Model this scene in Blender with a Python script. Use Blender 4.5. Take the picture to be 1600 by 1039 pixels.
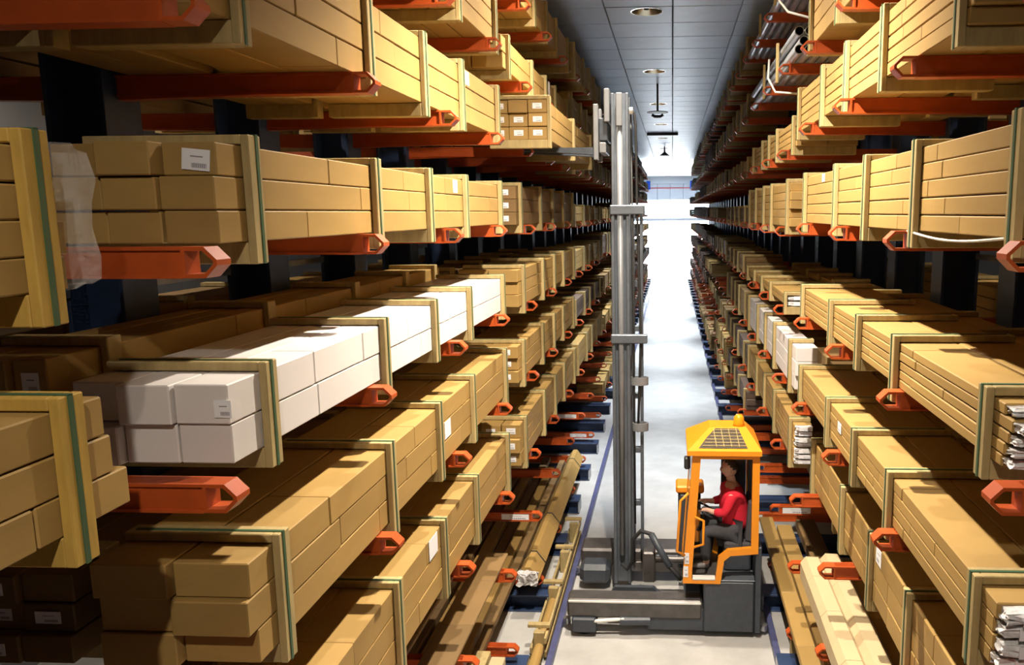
import bpy, bmesh, math, random
from mathutils import Vector, Matrix

# ------------------------------------------------------------------ clear
for o in list(bpy.data.objects):
    bpy.data.objects.remove(o)
scene = bpy.context.scene
C = scene.collection
random.seed(11)
CAMZ = 4.9
CEIL = 8.46

# ------------------------------------------------------------------ camera
F_PX, PPX, PPY = 1230.0, 985.0, 519.5
_vy = Vector((1050.5 - PPX, -(332 - PPY), F_PX)).normalized()
_up = Vector((-48.0, 8085.6, -F_PX)).normalized()
_up = (_up - _vy * _up.dot(_vy)).normalized()
_rt = _vy.cross(_up)
if _rt.x < 0:
    _rt = -_rt
# rows = world axes written in camera (right, up, forward) coordinates
R = (_rt, _vy, _up)
cam = bpy.data.cameras.new('camera')
cam.sensor_width = 36.0
cam.lens = F_PX / 1600.0 * 36.0
cam.shift_x = -(PPX - 800.0) / 1600.0
cam.clip_start = 0.05
cam.clip_end = 400
camo = bpy.data.objects.new('camera', cam)
C.objects.link(camo)
m = Matrix(((R[0][0], R[0][1], -R[0][2], 0.0),
            (R[1][0], R[1][1], -R[1][2], 0.0),
            (R[2][0], R[2][1], -R[2][2], CAMZ),
            (0, 0, 0, 1)))
camo.matrix_world = m
scene.camera = camo

# ------------------------------------------------------------------ world, lamps, exposure
world = bpy.data.worlds.new('daylight')
scene.world = world
world.use_nodes = True
bg = world.node_tree.nodes['Background']
bg.inputs[0].default_value = (0.86, 0.93, 1.0, 1)
bg.inputs[1].default_value = 24.0
vs = scene.view_settings
vs.view_transform = 'Standard'
vs.look = 'None'
vs.exposure = 0.5
vs.gamma = 1.0
vs.use_curve_mapping = False
LAMP_MAIN_W = 1950.0
LAMP_BACK_W = 500.0
LAMP_DOWN_W = 5600.0
LAMP_WARM_W = 1500.0
LAMP_Z = 7.5
FILL_SIDE_W = 350.0
DOWN_COL = (0.82, 0.91, 1.0)
LAMP_COL = (1.0, 0.89, 0.74)
END_Y = 80.0
for _loc, _rot, _sx, _sy in (((-0.2, END_Y + 0.3, 3.1), (-90, 0, 0), 10.6, 6.2),):
    pl = bpy.data.lights.new('daylight_portal', 'AREA')
    pl.shape = 'RECTANGLE'
    pl.size, pl.size_y = _sx, _sy
    pl.cycles.is_portal = True
    plo = bpy.data.objects.new('daylight_portal', pl)
    plo.location = _loc
    plo.rotation_euler = [math.radians(a) for a in _rot]
    C.objects.link(plo)

# ------------------------------------------------------------------ materials
MATS = {}
def mat(name, col, rough=0.6, metal=0.0, vary=0.0, noise=0.0, nscale=6.0, stretch=(1, 1, 1),
        col2=None, bump=0.0, bscale=40.0, spec=0.5, trans=0.0, alpha=1.0, ior=1.45, coat=0.0):
    M = bpy.data.materials.new(name)
    M.use_nodes = True
    nt = M.node_tree
    b = nt.nodes['Principled BSDF']
    b.inputs['Base Color'].default_value = (*col, 1)
    b.inputs['Roughness'].default_value = rough
    b.inputs['Metallic'].default_value = metal
    b.inputs['Specular IOR Level'].default_value = spec
    b.inputs['IOR'].default_value = ior
    if trans:
        b.inputs['Transmission Weight'].default_value = trans
    if alpha < 1:
        b.inputs['Alpha'].default_value = alpha
    if coat:
        b.inputs['Coat Weight'].default_value = coat
        b.inputs['Coat Roughness'].default_value = 0.1
    tc = nt.nodes.new('ShaderNodeTexCoord')
    cur = None
    if noise:
        mp = nt.nodes.new('ShaderNodeMapping')
        mp.inputs['Scale'].default_value = stretch
        nt.links.new(tc.outputs['Object'], mp.inputs['Vector'])
        nz = nt.nodes.new('ShaderNodeTexNoise')
        nz.inputs['Scale'].default_value = nscale
        nz.inputs['Detail'].default_value = 5
        nz.inputs['Roughness'].default_value = 0.62
        nt.links.new(mp.outputs[0], nz.inputs['Vector'])
        rp = nt.nodes.new('ShaderNodeMapRange')
        rp.inputs[1].default_value = 0.32
        rp.inputs[2].default_value = 0.68
        nt.links.new(nz.outputs['Fac'], rp.inputs[0])
        mx = nt.nodes.new('ShaderNodeMix')
        mx.data_type = 'RGBA'
        c2 = col2 if col2 else tuple(c * (1 - noise) for c in col)
        mx.inputs[6].default_value = (*col, 1)
        mx.inputs[7].default_value = (*c2, 1)
        nt.links.new(rp.outputs[0], mx.inputs[0])
        cur = mx.outputs[2]
    if vary:
        oi = nt.nodes.new('ShaderNodeObjectInfo')
        mr = nt.nodes.new('ShaderNodeMapRange')
        mr.inputs[3].default_value = 1 - vary
        mr.inputs[4].default_value = 1 + vary
        nt.links.new(oi.outputs['Random'], mr.inputs[0])
        hs = nt.nodes.new('ShaderNodeHueSaturation')
        if cur is not None:
            nt.links.new(cur, hs.inputs['Color'])
        else:
            hs.inputs['Color'].default_value = (*col, 1)
        nt.links.new(mr.outputs[0], hs.inputs['Value'])
        cur = hs.outputs[0]
    if cur is not None:
        nt.links.new(cur, b.inputs['Base Color'])
    if bump:
        bz = nt.nodes.new('ShaderNodeTexNoise')
        bz.inputs['Scale'].default_value = bscale
        bz.inputs['Detail'].default_value = 3
        nt.links.new(tc.outputs['Object'], bz.inputs['Vector'])
        bp = nt.nodes.new('ShaderNodeBump')
        bp.inputs['Strength'].default_value = bump
        bp.inputs['Distance'].default_value = 0.02
        nt.links.new(bz.outputs['Fac'], bp.inputs['Height'])
        nt.links.new(bp.outputs[0], b.inputs['Normal'])
    MATS[name] = M
    return M

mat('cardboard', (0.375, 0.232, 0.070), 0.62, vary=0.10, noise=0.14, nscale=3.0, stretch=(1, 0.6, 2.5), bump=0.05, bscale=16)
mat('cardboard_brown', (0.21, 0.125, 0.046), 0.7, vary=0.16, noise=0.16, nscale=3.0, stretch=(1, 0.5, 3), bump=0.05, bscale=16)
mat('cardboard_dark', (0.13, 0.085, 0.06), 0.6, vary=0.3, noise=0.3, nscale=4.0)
mat('white_card', (0.70, 0.66, 0.64), 0.55, vary=0.03, noise=0.05, nscale=2.0, bump=0.03, bscale=14)
mat('timber', (0.46, 0.345, 0.15), 0.7, vary=0.12, noise=0.3, nscale=5.0, stretch=(3, 3, 0.8), bump=0.06, bscale=30)
mat('timber_yellow', (0.50, 0.31, 0.06), 0.7, vary=0.06, noise=0.25, nscale=5.0, stretch=(4, 4, 0.8), bump=0.05, bscale=30)
mat('strap_green', (0.05, 0.10, 0.05), 0.45)
mat('strap_white', (0.85, 0.82, 0.75), 0.5)
mat('orange_paint', (0.47, 0.078, 0.014), 0.42, vary=0.08, noise=0.18, nscale=9.0)
mat('blue_paint', (0.03, 0.055, 0.13), 0.45, vary=0.2, noise=0.3, nscale=6.0)
mat('rail_blue', (0.09, 0.10, 0.22), 0.4, noise=0.3, nscale=7.0)
mat('galvanised', (0.55, 0.57, 0.60), 0.35, metal=0.9, noise=0.25, nscale=9.0)
mat('pipe_steel', (0.50, 0.53, 0.58), 0.32, metal=0.4, vary=0.15, noise=0.2, nscale=5.0)
mat('pipe_bore', (0.015, 0.013, 0.012), 0.8)
mat('floor', (0.52, 0.51, 0.49), 0.42, noise=0.3, nscale=1.6, col2=(0.40, 0.39, 0.375), bump=0.02, bscale=6, spec=0.5)
mat('ceiling_panel', (0.66, 0.77, 0.96), 0.42, vary=0.05, noise=0.1, nscale=2.0, spec=0.6)
mat('ceiling_seam', (0.05, 0.055, 0.07), 0.7)
mat('wall_paint', (0.30, 0.31, 0.33), 0.75, noise=0.1, nscale=1.0)
mat('end_wall', (0.55, 0.57, 0.58), 0.6)
mat('brass', (0.62, 0.52, 0.36), 0.22, metal=1.0)
mat('lamp_black', (0.03, 0.03, 0.03), 0.5)
mat('red_strip', (0.55, 0.05, 0.05), 0.5)
mat('sign_blue', (0.01, 0.07, 0.42), 0.5)
mat('cab_orange', (0.86, 0.30, 0.015), 0.38, noise=0.08, nscale=5.0)
mat('truck_grey', (0.055, 0.064, 0.08), 0.42, noise=0.25, nscale=14.0)
mat('truck_steel', (0.12, 0.11, 0.105), 0.38, metal=0.35, noise=0.35, nscale=7.0)
mat('mast_steel', (0.16, 0.18, 0.21), 0.4, metal=0.5, noise=0.25, nscale=6.0)
mat('mast_light', (0.24, 0.25, 0.265), 0.38, metal=0.3, noise=0.15, nscale=6.0)
mat('rubber', (0.02, 0.02, 0.022), 0.6)
mat('bright_edge', (0.75, 0.74, 0.70), 0.4)
mat('seat_fabric', (0.07, 0.065, 0.07), 0.85, bump=0.1, bscale=80)
mat('red_cloth', (0.70, 0.015, 0.04), 0.8, noise=0.2, nscale=6.0, bump=0.15, bscale=25)
mat('trousers', (0.055, 0.055, 0.062), 0.85, noise=0.35, nscale=8.0, bump=0.15, bscale=25)
mat('shoe', (0.16, 0.15, 0.15), 0.6)
mat('skin', (0.62, 0.38, 0.28), 0.5)
mat('hair', (0.035, 0.025, 0.02), 0.6)
mat('plastic_film', (0.80, 0.80, 0.82), 0.12, noise=0.5, nscale=9.0, col2=(0.30, 0.27, 0.24), bump=0.6, bscale=11, spec=0.8)
mat('clear_film', (0.85, 0.85, 0.85), 0.08, alpha=0.16, bump=1.0, bscale=22, spec=1.0)
mat('profile_ends', (0.42, 0.42, 0.46), 0.3, metal=0.6, noise=0.6, nscale=30.0, col2=(0.12, 0.12, 0.13))
mat('wrap_paper', (0.52, 0.40, 0.23), 0.6, noise=0.08, nscale=3.0, bump=0.12, bscale=5)
mat('beacon', (0.9, 0.28, 0.01), 0.25)
mat('window_frame', (0.45, 0.47, 0.50), 0.5)
mat('glass', (0.9, 0.95, 0.97), 0.04, trans=1.0, ior=1.05)
mat('cab_glass', (0.75, 0.85, 0.85), 0.05, trans=0.95, ior=1.02)
mat('grille', (0.06, 0.045, 0.03), 0.6)

# paper label with printed bars
def label_mat():
    M = bpy.data.materials.new('paper_label')
    M.use_nodes = True
    nt = M.node_tree
    b = nt.nodes['Principled BSDF']
    b.inputs['Roughness'].default_value = 0.6
    tc = nt.nodes.new('ShaderNodeTexCoord')
    sp = nt.nodes.new('ShaderNodeSeparateXYZ')
    nt.links.new(tc.outputs['Generated'], sp.inputs[0])
    def rng(out, a, c):
        g = nt.nodes.new('ShaderNodeMath'); g.operation = 'GREATER_THAN'; g.inputs[1].default_value = a
        l = nt.nodes.new('ShaderNodeMath'); l.operation = 'LESS_THAN'; l.inputs[1].default_value = c
        nt.links.new(out, g.inputs[0]); nt.links.new(out, l.inputs[0])
        mm = nt.nodes.new('ShaderNodeMath'); mm.operation = 'MULTIPLY'
        nt.links.new(g.outputs[0], mm.inputs[0]); nt.links.new(l.outputs[0], mm.inputs[1])
        return mm.outputs[0]
    def mul(a, c, op='MULTIPLY'):
        mm = nt.nodes.new('ShaderNodeMath'); mm.operation = op
        nt.links.new(a, mm.inputs[0]); nt.links.new(c, mm.inputs[1]); return mm.outputs[0]
    ax = nt.nodes.new('ShaderNodeMath'); ax.operation = 'MAXIMUM'   # whichever of x / y spans the label
    nt.links.new(sp.outputs[0], ax.inputs[0]); nt.links.new(sp.outputs[1], ax.inputs[1])
    bar = mul(rng(ax.outputs[0], 0.35, 0.88), rng(sp.outputs[2], 0.12, 0.34))
    wv = nt.nodes.new('ShaderNodeMath'); wv.operation = 'SINE'
    sc = nt.nodes.new('ShaderNodeMath'); sc.operation = 'MULTIPLY'; sc.inputs[1].default_value = 95
    nt.links.new(ax.outputs[0], sc.inputs[0]); nt.links.new(sc.outputs[0], wv.inputs[0])
    st = nt.nodes.new('ShaderNodeMath'); st.operation = 'GREATER_THAN'; st.inputs[1].default_value = -0.5
    nt.links.new(wv.outputs[0], st.inputs[0])
    bar = mul(bar, st.outputs[0])
    ln = mul(rng(ax.outputs[0], 0.3, 0.75), rng(sp.outputs[2], 0.62, 0.68))
    tot = mul(bar, ln, 'MAXIMUM')
    mx = nt.nodes.new('ShaderNodeMix'); mx.data_type = 'RGBA'
    mx.inputs[6].default_value = (0.80, 0.80, 0.83, 1)
    mx.inputs[7].default_value = (0.22, 0.22, 0.25, 1)
    nt.links.new(tot, mx.inputs[0])
    nt.links.new(mx.outputs[2], b.inputs['Base Color'])
    MATS['paper_label'] = M
label_mat()

# ------------------------------------------------------------------ mesh helpers
CACHE = {}
def link(o, parent=None):
    C.objects.link(o)
    if parent is not None:
        o.parent = parent
    return o

def cbox_data(cx, cy, cz, dx, dy, dz, b):
    """chamfered box as (verts, faces)"""
    hx, hy, hz = dx / 2, dy / 2, dz / 2
    b = min(b, hx * 0.45, hy * 0.45, hz * 0.45)
    if b <= 1e-5:
        v = [(cx + sx * hx, cy + sy * hy, cz + sz * hz) for sx in (-1, 1) for sy in (-1, 1) for sz in (-1, 1)]
        f = [(0, 1, 3, 2), (4, 6, 7, 5), (0, 4, 5, 1), (2, 3, 7, 6), (0, 2, 6, 4), (1, 5, 7, 3)]
        return v, f
    v = []
    idx = {}
    for sx in (-1, 1):
        for sy in (-1, 1):
            for sz in (-1, 1):
                idx[sx, sy, sz, 'x'] = len(v); v.append((cx + sx * hx, cy + sy * (hy - b), cz + sz * (hz - b)))
                idx[sx, sy, sz, 'y'] = len(v); v.append((cx + sx * (hx - b), cy + sy * hy, cz + sz * (hz - b)))
                idx[sx, sy, sz, 'z'] = len(v); v.append((cx + sx * (hx - b), cy + sy * (hy - b), cz + sz * hz))
    f = []
    def add(q, n):
        a, bb, c = (Vector(v[q[0]]), Vector(v[q[1]]), Vector(v[q[2]]))
        if (bb - a).cross(c - bb).dot(Vector(n)) < 0:
            q = q[::-1]
        f.append(tuple(q))
    for s in (-1, 1):
        add([idx[s, -1, -1, 'x'], idx[s, 1, -1, 'x'], idx[s, 1, 1, 'x'], idx[s, -1, 1, 'x']], (s, 0, 0))
        add([idx[-1, s, -1, 'y'], idx[1, s, -1, 'y'], idx[1, s, 1, 'y'], idx[-1, s, 1, 'y']], (0, s, 0))
        add([idx[-1, -1, s, 'z'], idx[1, -1, s, 'z'], idx[1, 1, s, 'z'], idx[-1, 1, s, 'z']], (0, 0, s))
        for t in (-1, 1):
            add([idx[s, t, -1, 'x'], idx[s, t, 1, 'x'], idx[s, t, 1, 'y'], idx[s, t, -1, 'y']], (s, t, 0))
            add([idx[s, -1, t, 'x'], idx[s, 1, t, 'x'], idx[s, 1, t, 'z'], idx[s, -1, t, 'z']], (s, 0, t))
            add([idx[-1, s, t, 'y'], idx[1, s, t, 'y'], idx[1, s, t, 'z'], idx[-1, s, t, 'z']], (0, s, t))
            for w in (-1, 1):
                add([idx[s, t, w, 'x'], idx[s, t, w, 'y'], idx[s, t, w, 'z']], (s, t, w))
    return v, f

def mesh_from(name, v, f, mats, mi=None, smooth=False):
    me = bpy.data.meshes.new(name)
    me.from_pydata([tuple(p) for p in v], [], f)
    for mm in (mats if isinstance(mats, (list, tuple)) else [mats]):
        me.materials.append(MATS[mm])
    if mi:
        me.polygons.foreach_set('material_index', mi)
    if smooth:
        me.polygons.foreach_set('use_smooth', [True] * len(me.polygons))
    me.update()
    return me

def B(name, parent, p0, p1, m_, bev=0.004):
    """box between two local corners, its own object; alike boxes share mesh data"""
    d = [round(abs(p1[i] - p0[i]), 3) for i in range(3)]
    key = (d[0], d[1], d[2], bev, m_)
    me = CACHE.get(key)
    if me is None:
        v, f = cbox_data(0, 0, 0, d[0], d[1], d[2], bev)
        me = mesh_from(name, v, f, m_)
        CACHE[key] = me
    o = bpy.data.objects.new(name, me)
    o.location = [(p0[i] + p1[i]) / 2 for i in range(3)]
    return link(o, parent)

class MB:
    """collects shapes into one mesh"""
    def __init__(self):
        self.v, self.f, self.mi, self.m = [], [], [], []
    def _m(self, m_):
        if m_ not in self.m:
            self.m.append(m_)
        return self.m.index(m_)
    def add(self, v, f, m_):
        n = len(self.v)
        self.v += [tuple(p) for p in v]
        self.f += [tuple(i + n for i in q) for q in f]
        self.mi += [self._m(m_)] * len(f)
        return self
    def box(self, p0, p1, m_, bev=0.004):
        v, f = cbox_data(*[(p0[i] + p1[i]) / 2 for i in range(3)], *[abs(p1[i] - p0[i]) for i in range(3)], bev)
        return self.add(v, f, m_)
    def prism(self, pts, axis, a, b, m_):
        """polygon (2D pts) extruded along axis from a to b"""
        n = len(pts)
        def P(p, t):
            q = list(p); q.insert(axis, t); return q
        v = [P(p, a) for p in pts] + [P(p, b) for p in pts]
        f = [tuple(range(n))[::-1], tuple(range(n, 2 * n))]
        f += [(i, (i + 1) % n, n + (i + 1) % n, n + i) for i in range(n)]
        return self.add(v, f, m_)
    def ring(self, outer, inner, axis, a, b, m_):
        n = len(outer)
        def P(p, t):
            q = list(p); q.insert(axis, t); return q
        v = [P(p, a) for p in outer] + [P(p, a) for p in inner] + [P(p, b) for p in outer] + [P(p, b) for p in inner]
        f = []
        for i in range(n):
            j = (i + 1) % n
            f += [(i, j, n + j, n + i), (2 * n + i, 3 * n + i, 3 * n + j, 2 * n + j),
                  (i, 2 * n + i, 2 * n + j, j), (n + i, n + j, 3 * n + j, 3 * n + i)]
        return self.add(v, f, m_)
    def tube(self, pts, r, m_, n=8, cap=True):
        pts = [Vector(p) for p in pts]
        v, f = [], []
        prev = None
        for i, p in enumerate(pts):
            t = (pts[min(i + 1, len(pts) - 1)] - pts[max(i - 1, 0)]).normalized()
            if prev is None:
                a = Vector((0, 0, 1)) if abs(t.z) < 0.9 else Vector((1, 0, 0))
                u = t.cross(a).normalized()
            else:
                u = (prev - t * prev.dot(t)).normalized()
            prev = u
            w = t.cross(u)
            rr = r[i] if isinstance(r, (list, tuple)) else r
            v += [p + (u * math.cos(2 * math.pi * k / n) + w * math.sin(2 * math.pi * k / n)) * rr for k in range(n)]
        for i in range(len(pts) - 1):
            for k in range(n):
                f.append((i * n + k, i * n + (k + 1) % n, (i + 1) * n + (k + 1) % n, (i + 1) * n + k))
        if cap:
            f += [tuple(range(n))[::-1], tuple(range((len(pts) - 1) * n, len(pts) * n))]
        return self.add(v, f, m_)
    def mesh(self, name, smooth=False):
        me = mesh_from(name, self.v, self.f, self.m, self.mi, smooth)
        bm = bmesh.new(); bm.from_mesh(me)
        bmesh.ops.recalc_face_normals(bm, faces=bm.faces)
        bm.to_mesh(me); bm.free()
        return me
    def build(self, name, parent=None, loc=(0, 0, 0), smooth=False):
        o = bpy.data.objects.new(name, self.mesh(name, smooth))
        o.location = loc
        return link(o, parent)

def tag(o, label, cat, group=None):
    o['label'] = label
    o['category'] = cat
    if group:
        o['group'] = group
    return o

def thing(name, label, cat, loc, group=None):
    o = bpy.data.objects.new(name, None)
    o.empty_display_size = 0.1
    o.location = loc
    C.objects.link(o)
    return tag(o, label, cat, group)

def struct(o):
    o['kind'] = 'structure'
    return o

# ------------------------------------------------------------------ setting
HX0, HX1, HY0 = -7.0, 6.8, -6.0
fl = B('floor', None, (HX0, HY0, -0.2), (HX1, END_Y + 40, 0), 'floor', 0); struct(fl)
struct(B('wall_left', None, (HX0 - 0.2, HY0, 0), (HX0, END_Y, CEIL + 0.4), 'wall_paint', 0))
struct(B('wall_right', None, (HX1, HY0, 0), (HX1 + 0.2, END_Y, CEIL + 0.4), 'wall_paint', 0))
struct(B('wall_back', None, (HX0, HY0 - 0.2, 0), (HX1, HY0, CEIL + 0.4), 'wall_paint', 0))

# ceiling: backing slab and one object for each panel
ce = B('ceiling', None, (HX0, HY0, CEIL + 0.12), (HX1, END_Y, CEIL + 0.3), 'ceiling_seam', 0); struct(ce)
cz = ce.location.copy()
TP = 1.2
SEAM0 = 14.47 - 9 * TP
LAMPS = [(-0.47, 14.75 + 6.1 * k) for k in range(-2, 11)]
def panel_obj(name, x0, x1, y0, y1, hole=None):
    g = 0.016
    if hole is None:
        o = B(name, None, (x0 + 0.007, y0 + g, CEIL), (x1 - 0.007, y1 - g, CEIL + 0.05), 'ceiling_panel', 0.012)
    else:
        hx, hy, r = hole
        n = 32
        v, f = [], []
        for k in range(n):
            a = 2 * math.pi * k / n
            ca, sa = math.cos(a), math.sin(a)
            # ray from the hole centre to the panel's border
            t = 1e9
            if ca > 1e-6: t = min(t, (x1 - g - hx) / ca)
            if ca < -1e-6: t = min(t, (x0 + g - hx) / ca)
            if sa > 1e-6: t = min(t, (y1 - g - hy) / sa)
            if sa < -1e-6: t = min(t, (y0 + g - hy) / sa)
            v.append((hx + ca * r, hy + sa * r, CEIL)); v.append((hx + ca * t, hy + sa * t, CEIL))
        f = [(2 * k, 2 * k + 1, 2 * ((k + 1) % n) + 1, 2 * ((k + 1) % n)) for k in range(n)]
        for (a, b) in ((x0 + g, y0 + g), (x1 - g, y0 + g), (x0 + g, y1 - g), (x1 - g, y1 - g)):
            # corner triangles
            i = min(range(n), key=lambda k: (v[2 * k + 1][0] - a) ** 2 + (v[2 * k + 1][1] - b) ** 2)
            best = sorted(range(n), key=lambda k: (v[2 * k + 1][0] - a) ** 2 + (v[2 * k + 1][1] - b) ** 2)
            j = next(k for k in best[1:] if abs(k - i) in (1, n - 1) )
            v.append((a, b, CEIL)); f.append((2 * i + 1, 2 * j + 1, len(v) - 1))
        o = bpy.data.objects.new(name, mesh_from(name, v, f, 'ceiling_panel')); C.objects.link(o)
    o.parent = ce
    o.location = o.location - cz
    return o
rest = MB()
NROW = int((END_Y - SEAM0) / TP)
row_y = [SEAM0 + i * TP for i in range(NROW + 1)]
lamp_rows = []
for (lx, ly) in LAMPS:
    lamp_rows.append(int((ly - SEAM0) // TP))
for i in range(NROW):
    y0, y1 = row_y[i], row_y[i] + TP
    for c in range(-6, 6):
        x0, x1 = c * TP, (c + 1) * TP
        if x1 < HX0 or x0 > HX1: continue
        hole = None
        for (lx, ly) in LAMPS:
            if x0 < lx < x1 and y0 <= ly < y1:
                lyc = min(max(ly, y0 + 0.32), y1 - 0.32)
                hole = (lx, lyc, 0.27)
        near = y1 > 9.5 and y0 < 52 and -3 <= c <= 2
        if hole is not None or near:
            panel_obj('panel', x0, x1, y0, y1, hole)
        else:
            rest.box((x0 + 0.012, y0 + 0.012, CEIL), (x1 - 0.012, y1 - 0.012, CEIL + 0.05), 'ceiling_panel', 0)
ro = rest.build('panel_field', ce); ro.location = -cz; ro['kind'] = 'stuff'

# ceiling lights: brass reflector cones set into the panels
ORD = ['first', 'second', 'third', 'fourth', 'fifth', 'sixth', 'seventh', 'eighth', 'ninth', 'tenth', 'eleventh', 'twelfth', 'thirteenth', 'fourteenth']
n = 28
rv = []
for (r, z) in ((0.29, -0.006), (0.26, -0.006), (0.15, 0.115), (0.001, 0.118)):
    rv += [(r * math.cos(2 * math.pi * k / n), r * math.sin(2 * math.pi * k / n), z) for k in range(n)]
rf = [(a * n + k, a * n + (k + 1) % n, (a + 1) * n + (k + 1) % n, (a + 1) * n + k) for a in range(3) for k in range(n)]
refl = mesh_from('reflector', rv, rf, 'brass', smooth=True)
tb = MB().tube([(0, 0, 0.03), (0, 0, 0.112)], 0.045, 'lamp_black', 12).mesh('bulb', True)
for i, (lx, ly) in enumerate(LAMPS):
    r = int((ly - SEAM0) // TP)
    y0 = row_y[r]
    lyc = min(max(ly, y0 + 0.32), y0 + TP - 0.32)
    if i < 2:
        lab = ['recessed round ceiling downlight above the camera, out of view', 'recessed round downlight just above the top of the mast'][i]
    else:
        lab = f'{ORD[i-2]} round recessed brass downlight in the ceiling row, counted from the camera'
    t = thing('ceiling_light', lab, 'ceiling light', (lx, lyc, CEIL), 'recessed ceiling downlights')
    link(bpy.data.objects.new('reflector', refl), t)
    link(bpy.data.objects.new('bulb', tb), t)
    if i >= 1:
        sp = bpy.data.lights.new('downlight', 'SPOT')
        if i == 1:
            sp.energy, sp.color = LAMP_WARM_W, LAMP_COL
            sp.spot_size = math.radians(140); sp.spot_blend = 1.0
        else:
            sp.energy, sp.color = LAMP_DOWN_W * min(1.0, 0.6 + 0.2 * (i - 2)), DOWN_COL
            sp.spot_size = math.radians(50); sp.spot_blend = 1.0
        sp.shadow_soft_size = 0.10
        so = link(bpy.data.objects.new('downlight', sp), t)
        so.location = (0, 0, 0.0)

# pendant work lamps that light the near bays (they hang just outside the picture); the side pair is added fill light
n = 28
pv = []
for (r, z) in ((0.24, 0.0), (0.20, 0.10), (0.10, 0.20), (0.05, 0.28), (0.001, 0.28)):
    pv += [(r * math.cos(2 * math.pi * k / n), r * math.sin(2 * math.pi * k / n), z) for k in range(n)]
pf = [(a * n + k, a * n + (k + 1) % n, (a + 1) * n + (k + 1) % n, (a + 1) * n + k) for a in range(4) for k in range(n)]
shade = mesh_from('shade', pv, pf, 'bright_edge', smooth=True)
for lx, ly, en, lab in ((-0.15, 5.35, LAMP_MAIN_W, 'bell-shaped pendant work lamp hanging over the near bays'),
                        (-0.15, -0.75, LAMP_BACK_W, 'bell-shaped pendant work lamp hanging behind the camera'),
                        (-5.4, 6.0, FILL_SIDE_W, 'added bell-shaped pendant fill lamp over the neighbouring aisle on the left'),
                        (5.2, 6.0, FILL_SIDE_W, 'added bell-shaped pendant fill lamp over the neighbouring aisle on the right')):
    t = thing('pendant_lamp', lab, 'lamp', (lx, ly, LAMP_Z), 'pendant work lamps')
    link(bpy.data.objects.new('shade', shade), t)
    MB().tube([(0, 0, 0.28), (0, 0, CEIL - LAMP_Z)], 0.012, 'lamp_black').build('rod', t)
    sp = bpy.data.lights.new('work_light', 'SPOT')
    sp.energy = en
    sp.color = LAMP_COL
    sp.spot_size = math.radians(138); sp.spot_blend = 1.0
    sp.shadow_soft_size = 0.05
    so = link(bpy.data.objects.new('work_light', sp), t)
    so.location = (0, 0, -0.03)
    so.rotation_euler = (math.radians(12), 0, 0)

# hanging loudspeaker with disc
t = thing('ceiling_speaker', 'dark disc-shaped fitting hanging on a rod below the ceiling', 'speaker', (-0.42, 22.8, 7.62))
MB().tube([(0, 0, 0.1), (0, 0, CEIL - 7.62)], 0.03, 'lamp_black').build('rod', t)
MB().tube([(0, 0, 0.05), (0, 0, 0.07), (0, 0, 0.10)], [0.3, 0.3, 0.1], 'lamp_black', 20).build('disc', t)
MB().tube([(-0.16, 0, 0.0), (-0.08, 0, -0.05), (0.08, 0, -0.05), (0.16, 0, 0.0)], 0.04, 'lamp_black').build('bracket', t)
t = thing('ceiling_beam', 'thin dark crossbar under the bright far ceiling', 'beam', (-0.45, 36.5, CEIL - 0.12))
MB().box((-0.7, -0.05, 0), (0.7, 0.05, 0.12), 'lamp_black').build('bar', t)
t = thing('ceiling_detector', 'small cone-shaped detector under the far bright ceiling', 'detector', (-0.43, 44.0, CEIL - 0.5))
MB().tube([(0, 0, 0), (0, 0, 0.2), (0, 0, 0.5)], [0.3, 0.05, 0.03], 'lamp_black', 14).build('cone', t)

# far end wall with opening
WX0, WX1, WZ = -5.4, 5.0, 6.15
we = thing('wall_end', 'pale end wall around the bright daylight opening', 'wall', (0, END_Y, 0)); del we['category']; del we['label']; struct(we)
MB().box((HX0, 0, 0), (WX0, 0.3, CEIL + 0.3), 'end_wall', 0).build('wall_panel', we)
MB().box((WX1, 0, 0), (HX1, 0.3, CEIL + 0.3), 'end_wall', 0).build('wall_panel', we)
MB().box((WX0, 0, 7.75), (WX1, 0.3, CEIL + 0.3), 'end_wall', 0).build('header_beam', we)
MB().box((WX0, 0.2, WZ), (WX1, 0.28, 7.76), 'end_wall', 0).build('shutter_backing', we)
MB().box((WX0, -0.06, 7.28), (WX1, 0.05, 7.36), 'red_strip', 0).build('red_strip', we)
for k in range(8):
    a = WX0 + (WX1 - WX0) * k / 8
    MB().box((a + 0.02, 0, WZ), (a + (WX1 - WX0) / 8 - 0.02, 0.25, 7.74), 'end_wall', 0.02).build('shutter_panel', we)
for k, xx in enumerate((-2.4, 1.95)):
    o = MB().box((-0.2, -0.12, -0.42), (0.2, 0.0, 0.42), 'sign_blue', 0.04).build('sign_box', None, (xx, END_Y - 0.005, 7.6))
    tag(o, ['upright blue box at the left end of the far door header', 'upright blue box at the right end of the far door header'][k], 'sign', 'blue boxes on the far door header')
w1 = thing('window_1', 'w', 'w', (0, END_Y + 0.1, 4.35)); del w1['category']; del w1['label']; struct(w1)
MB().box((WX0, 0, -0.3), (WX1, 0.12, 0), 'window_frame').build('sill_beam', w1)
for k in range(9):
    a = WX0 + (WX1 - WX0) * k / 8
    MB().box((a - 0.03, 0, 0), (a + 0.03, 0.08, WZ - 4.35), 'window_frame', 0).build('mullion', w1)
for zz in (0.6, 1.2):
    MB().box((WX0, 0.01, zz - 0.02), (WX1, 0.07, zz + 0.02), 'window_frame', 0).build('transom', w1)
for k in range(8):
    a = WX0 + (WX1 - WX0) * k / 8
    MB().box((a + 0.03, 0.03, 0), (a + (WX1 - WX0) / 8 - 0.03, 0.04, WZ - 4.35), 'glass', 0).build('pane', w1)

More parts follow.
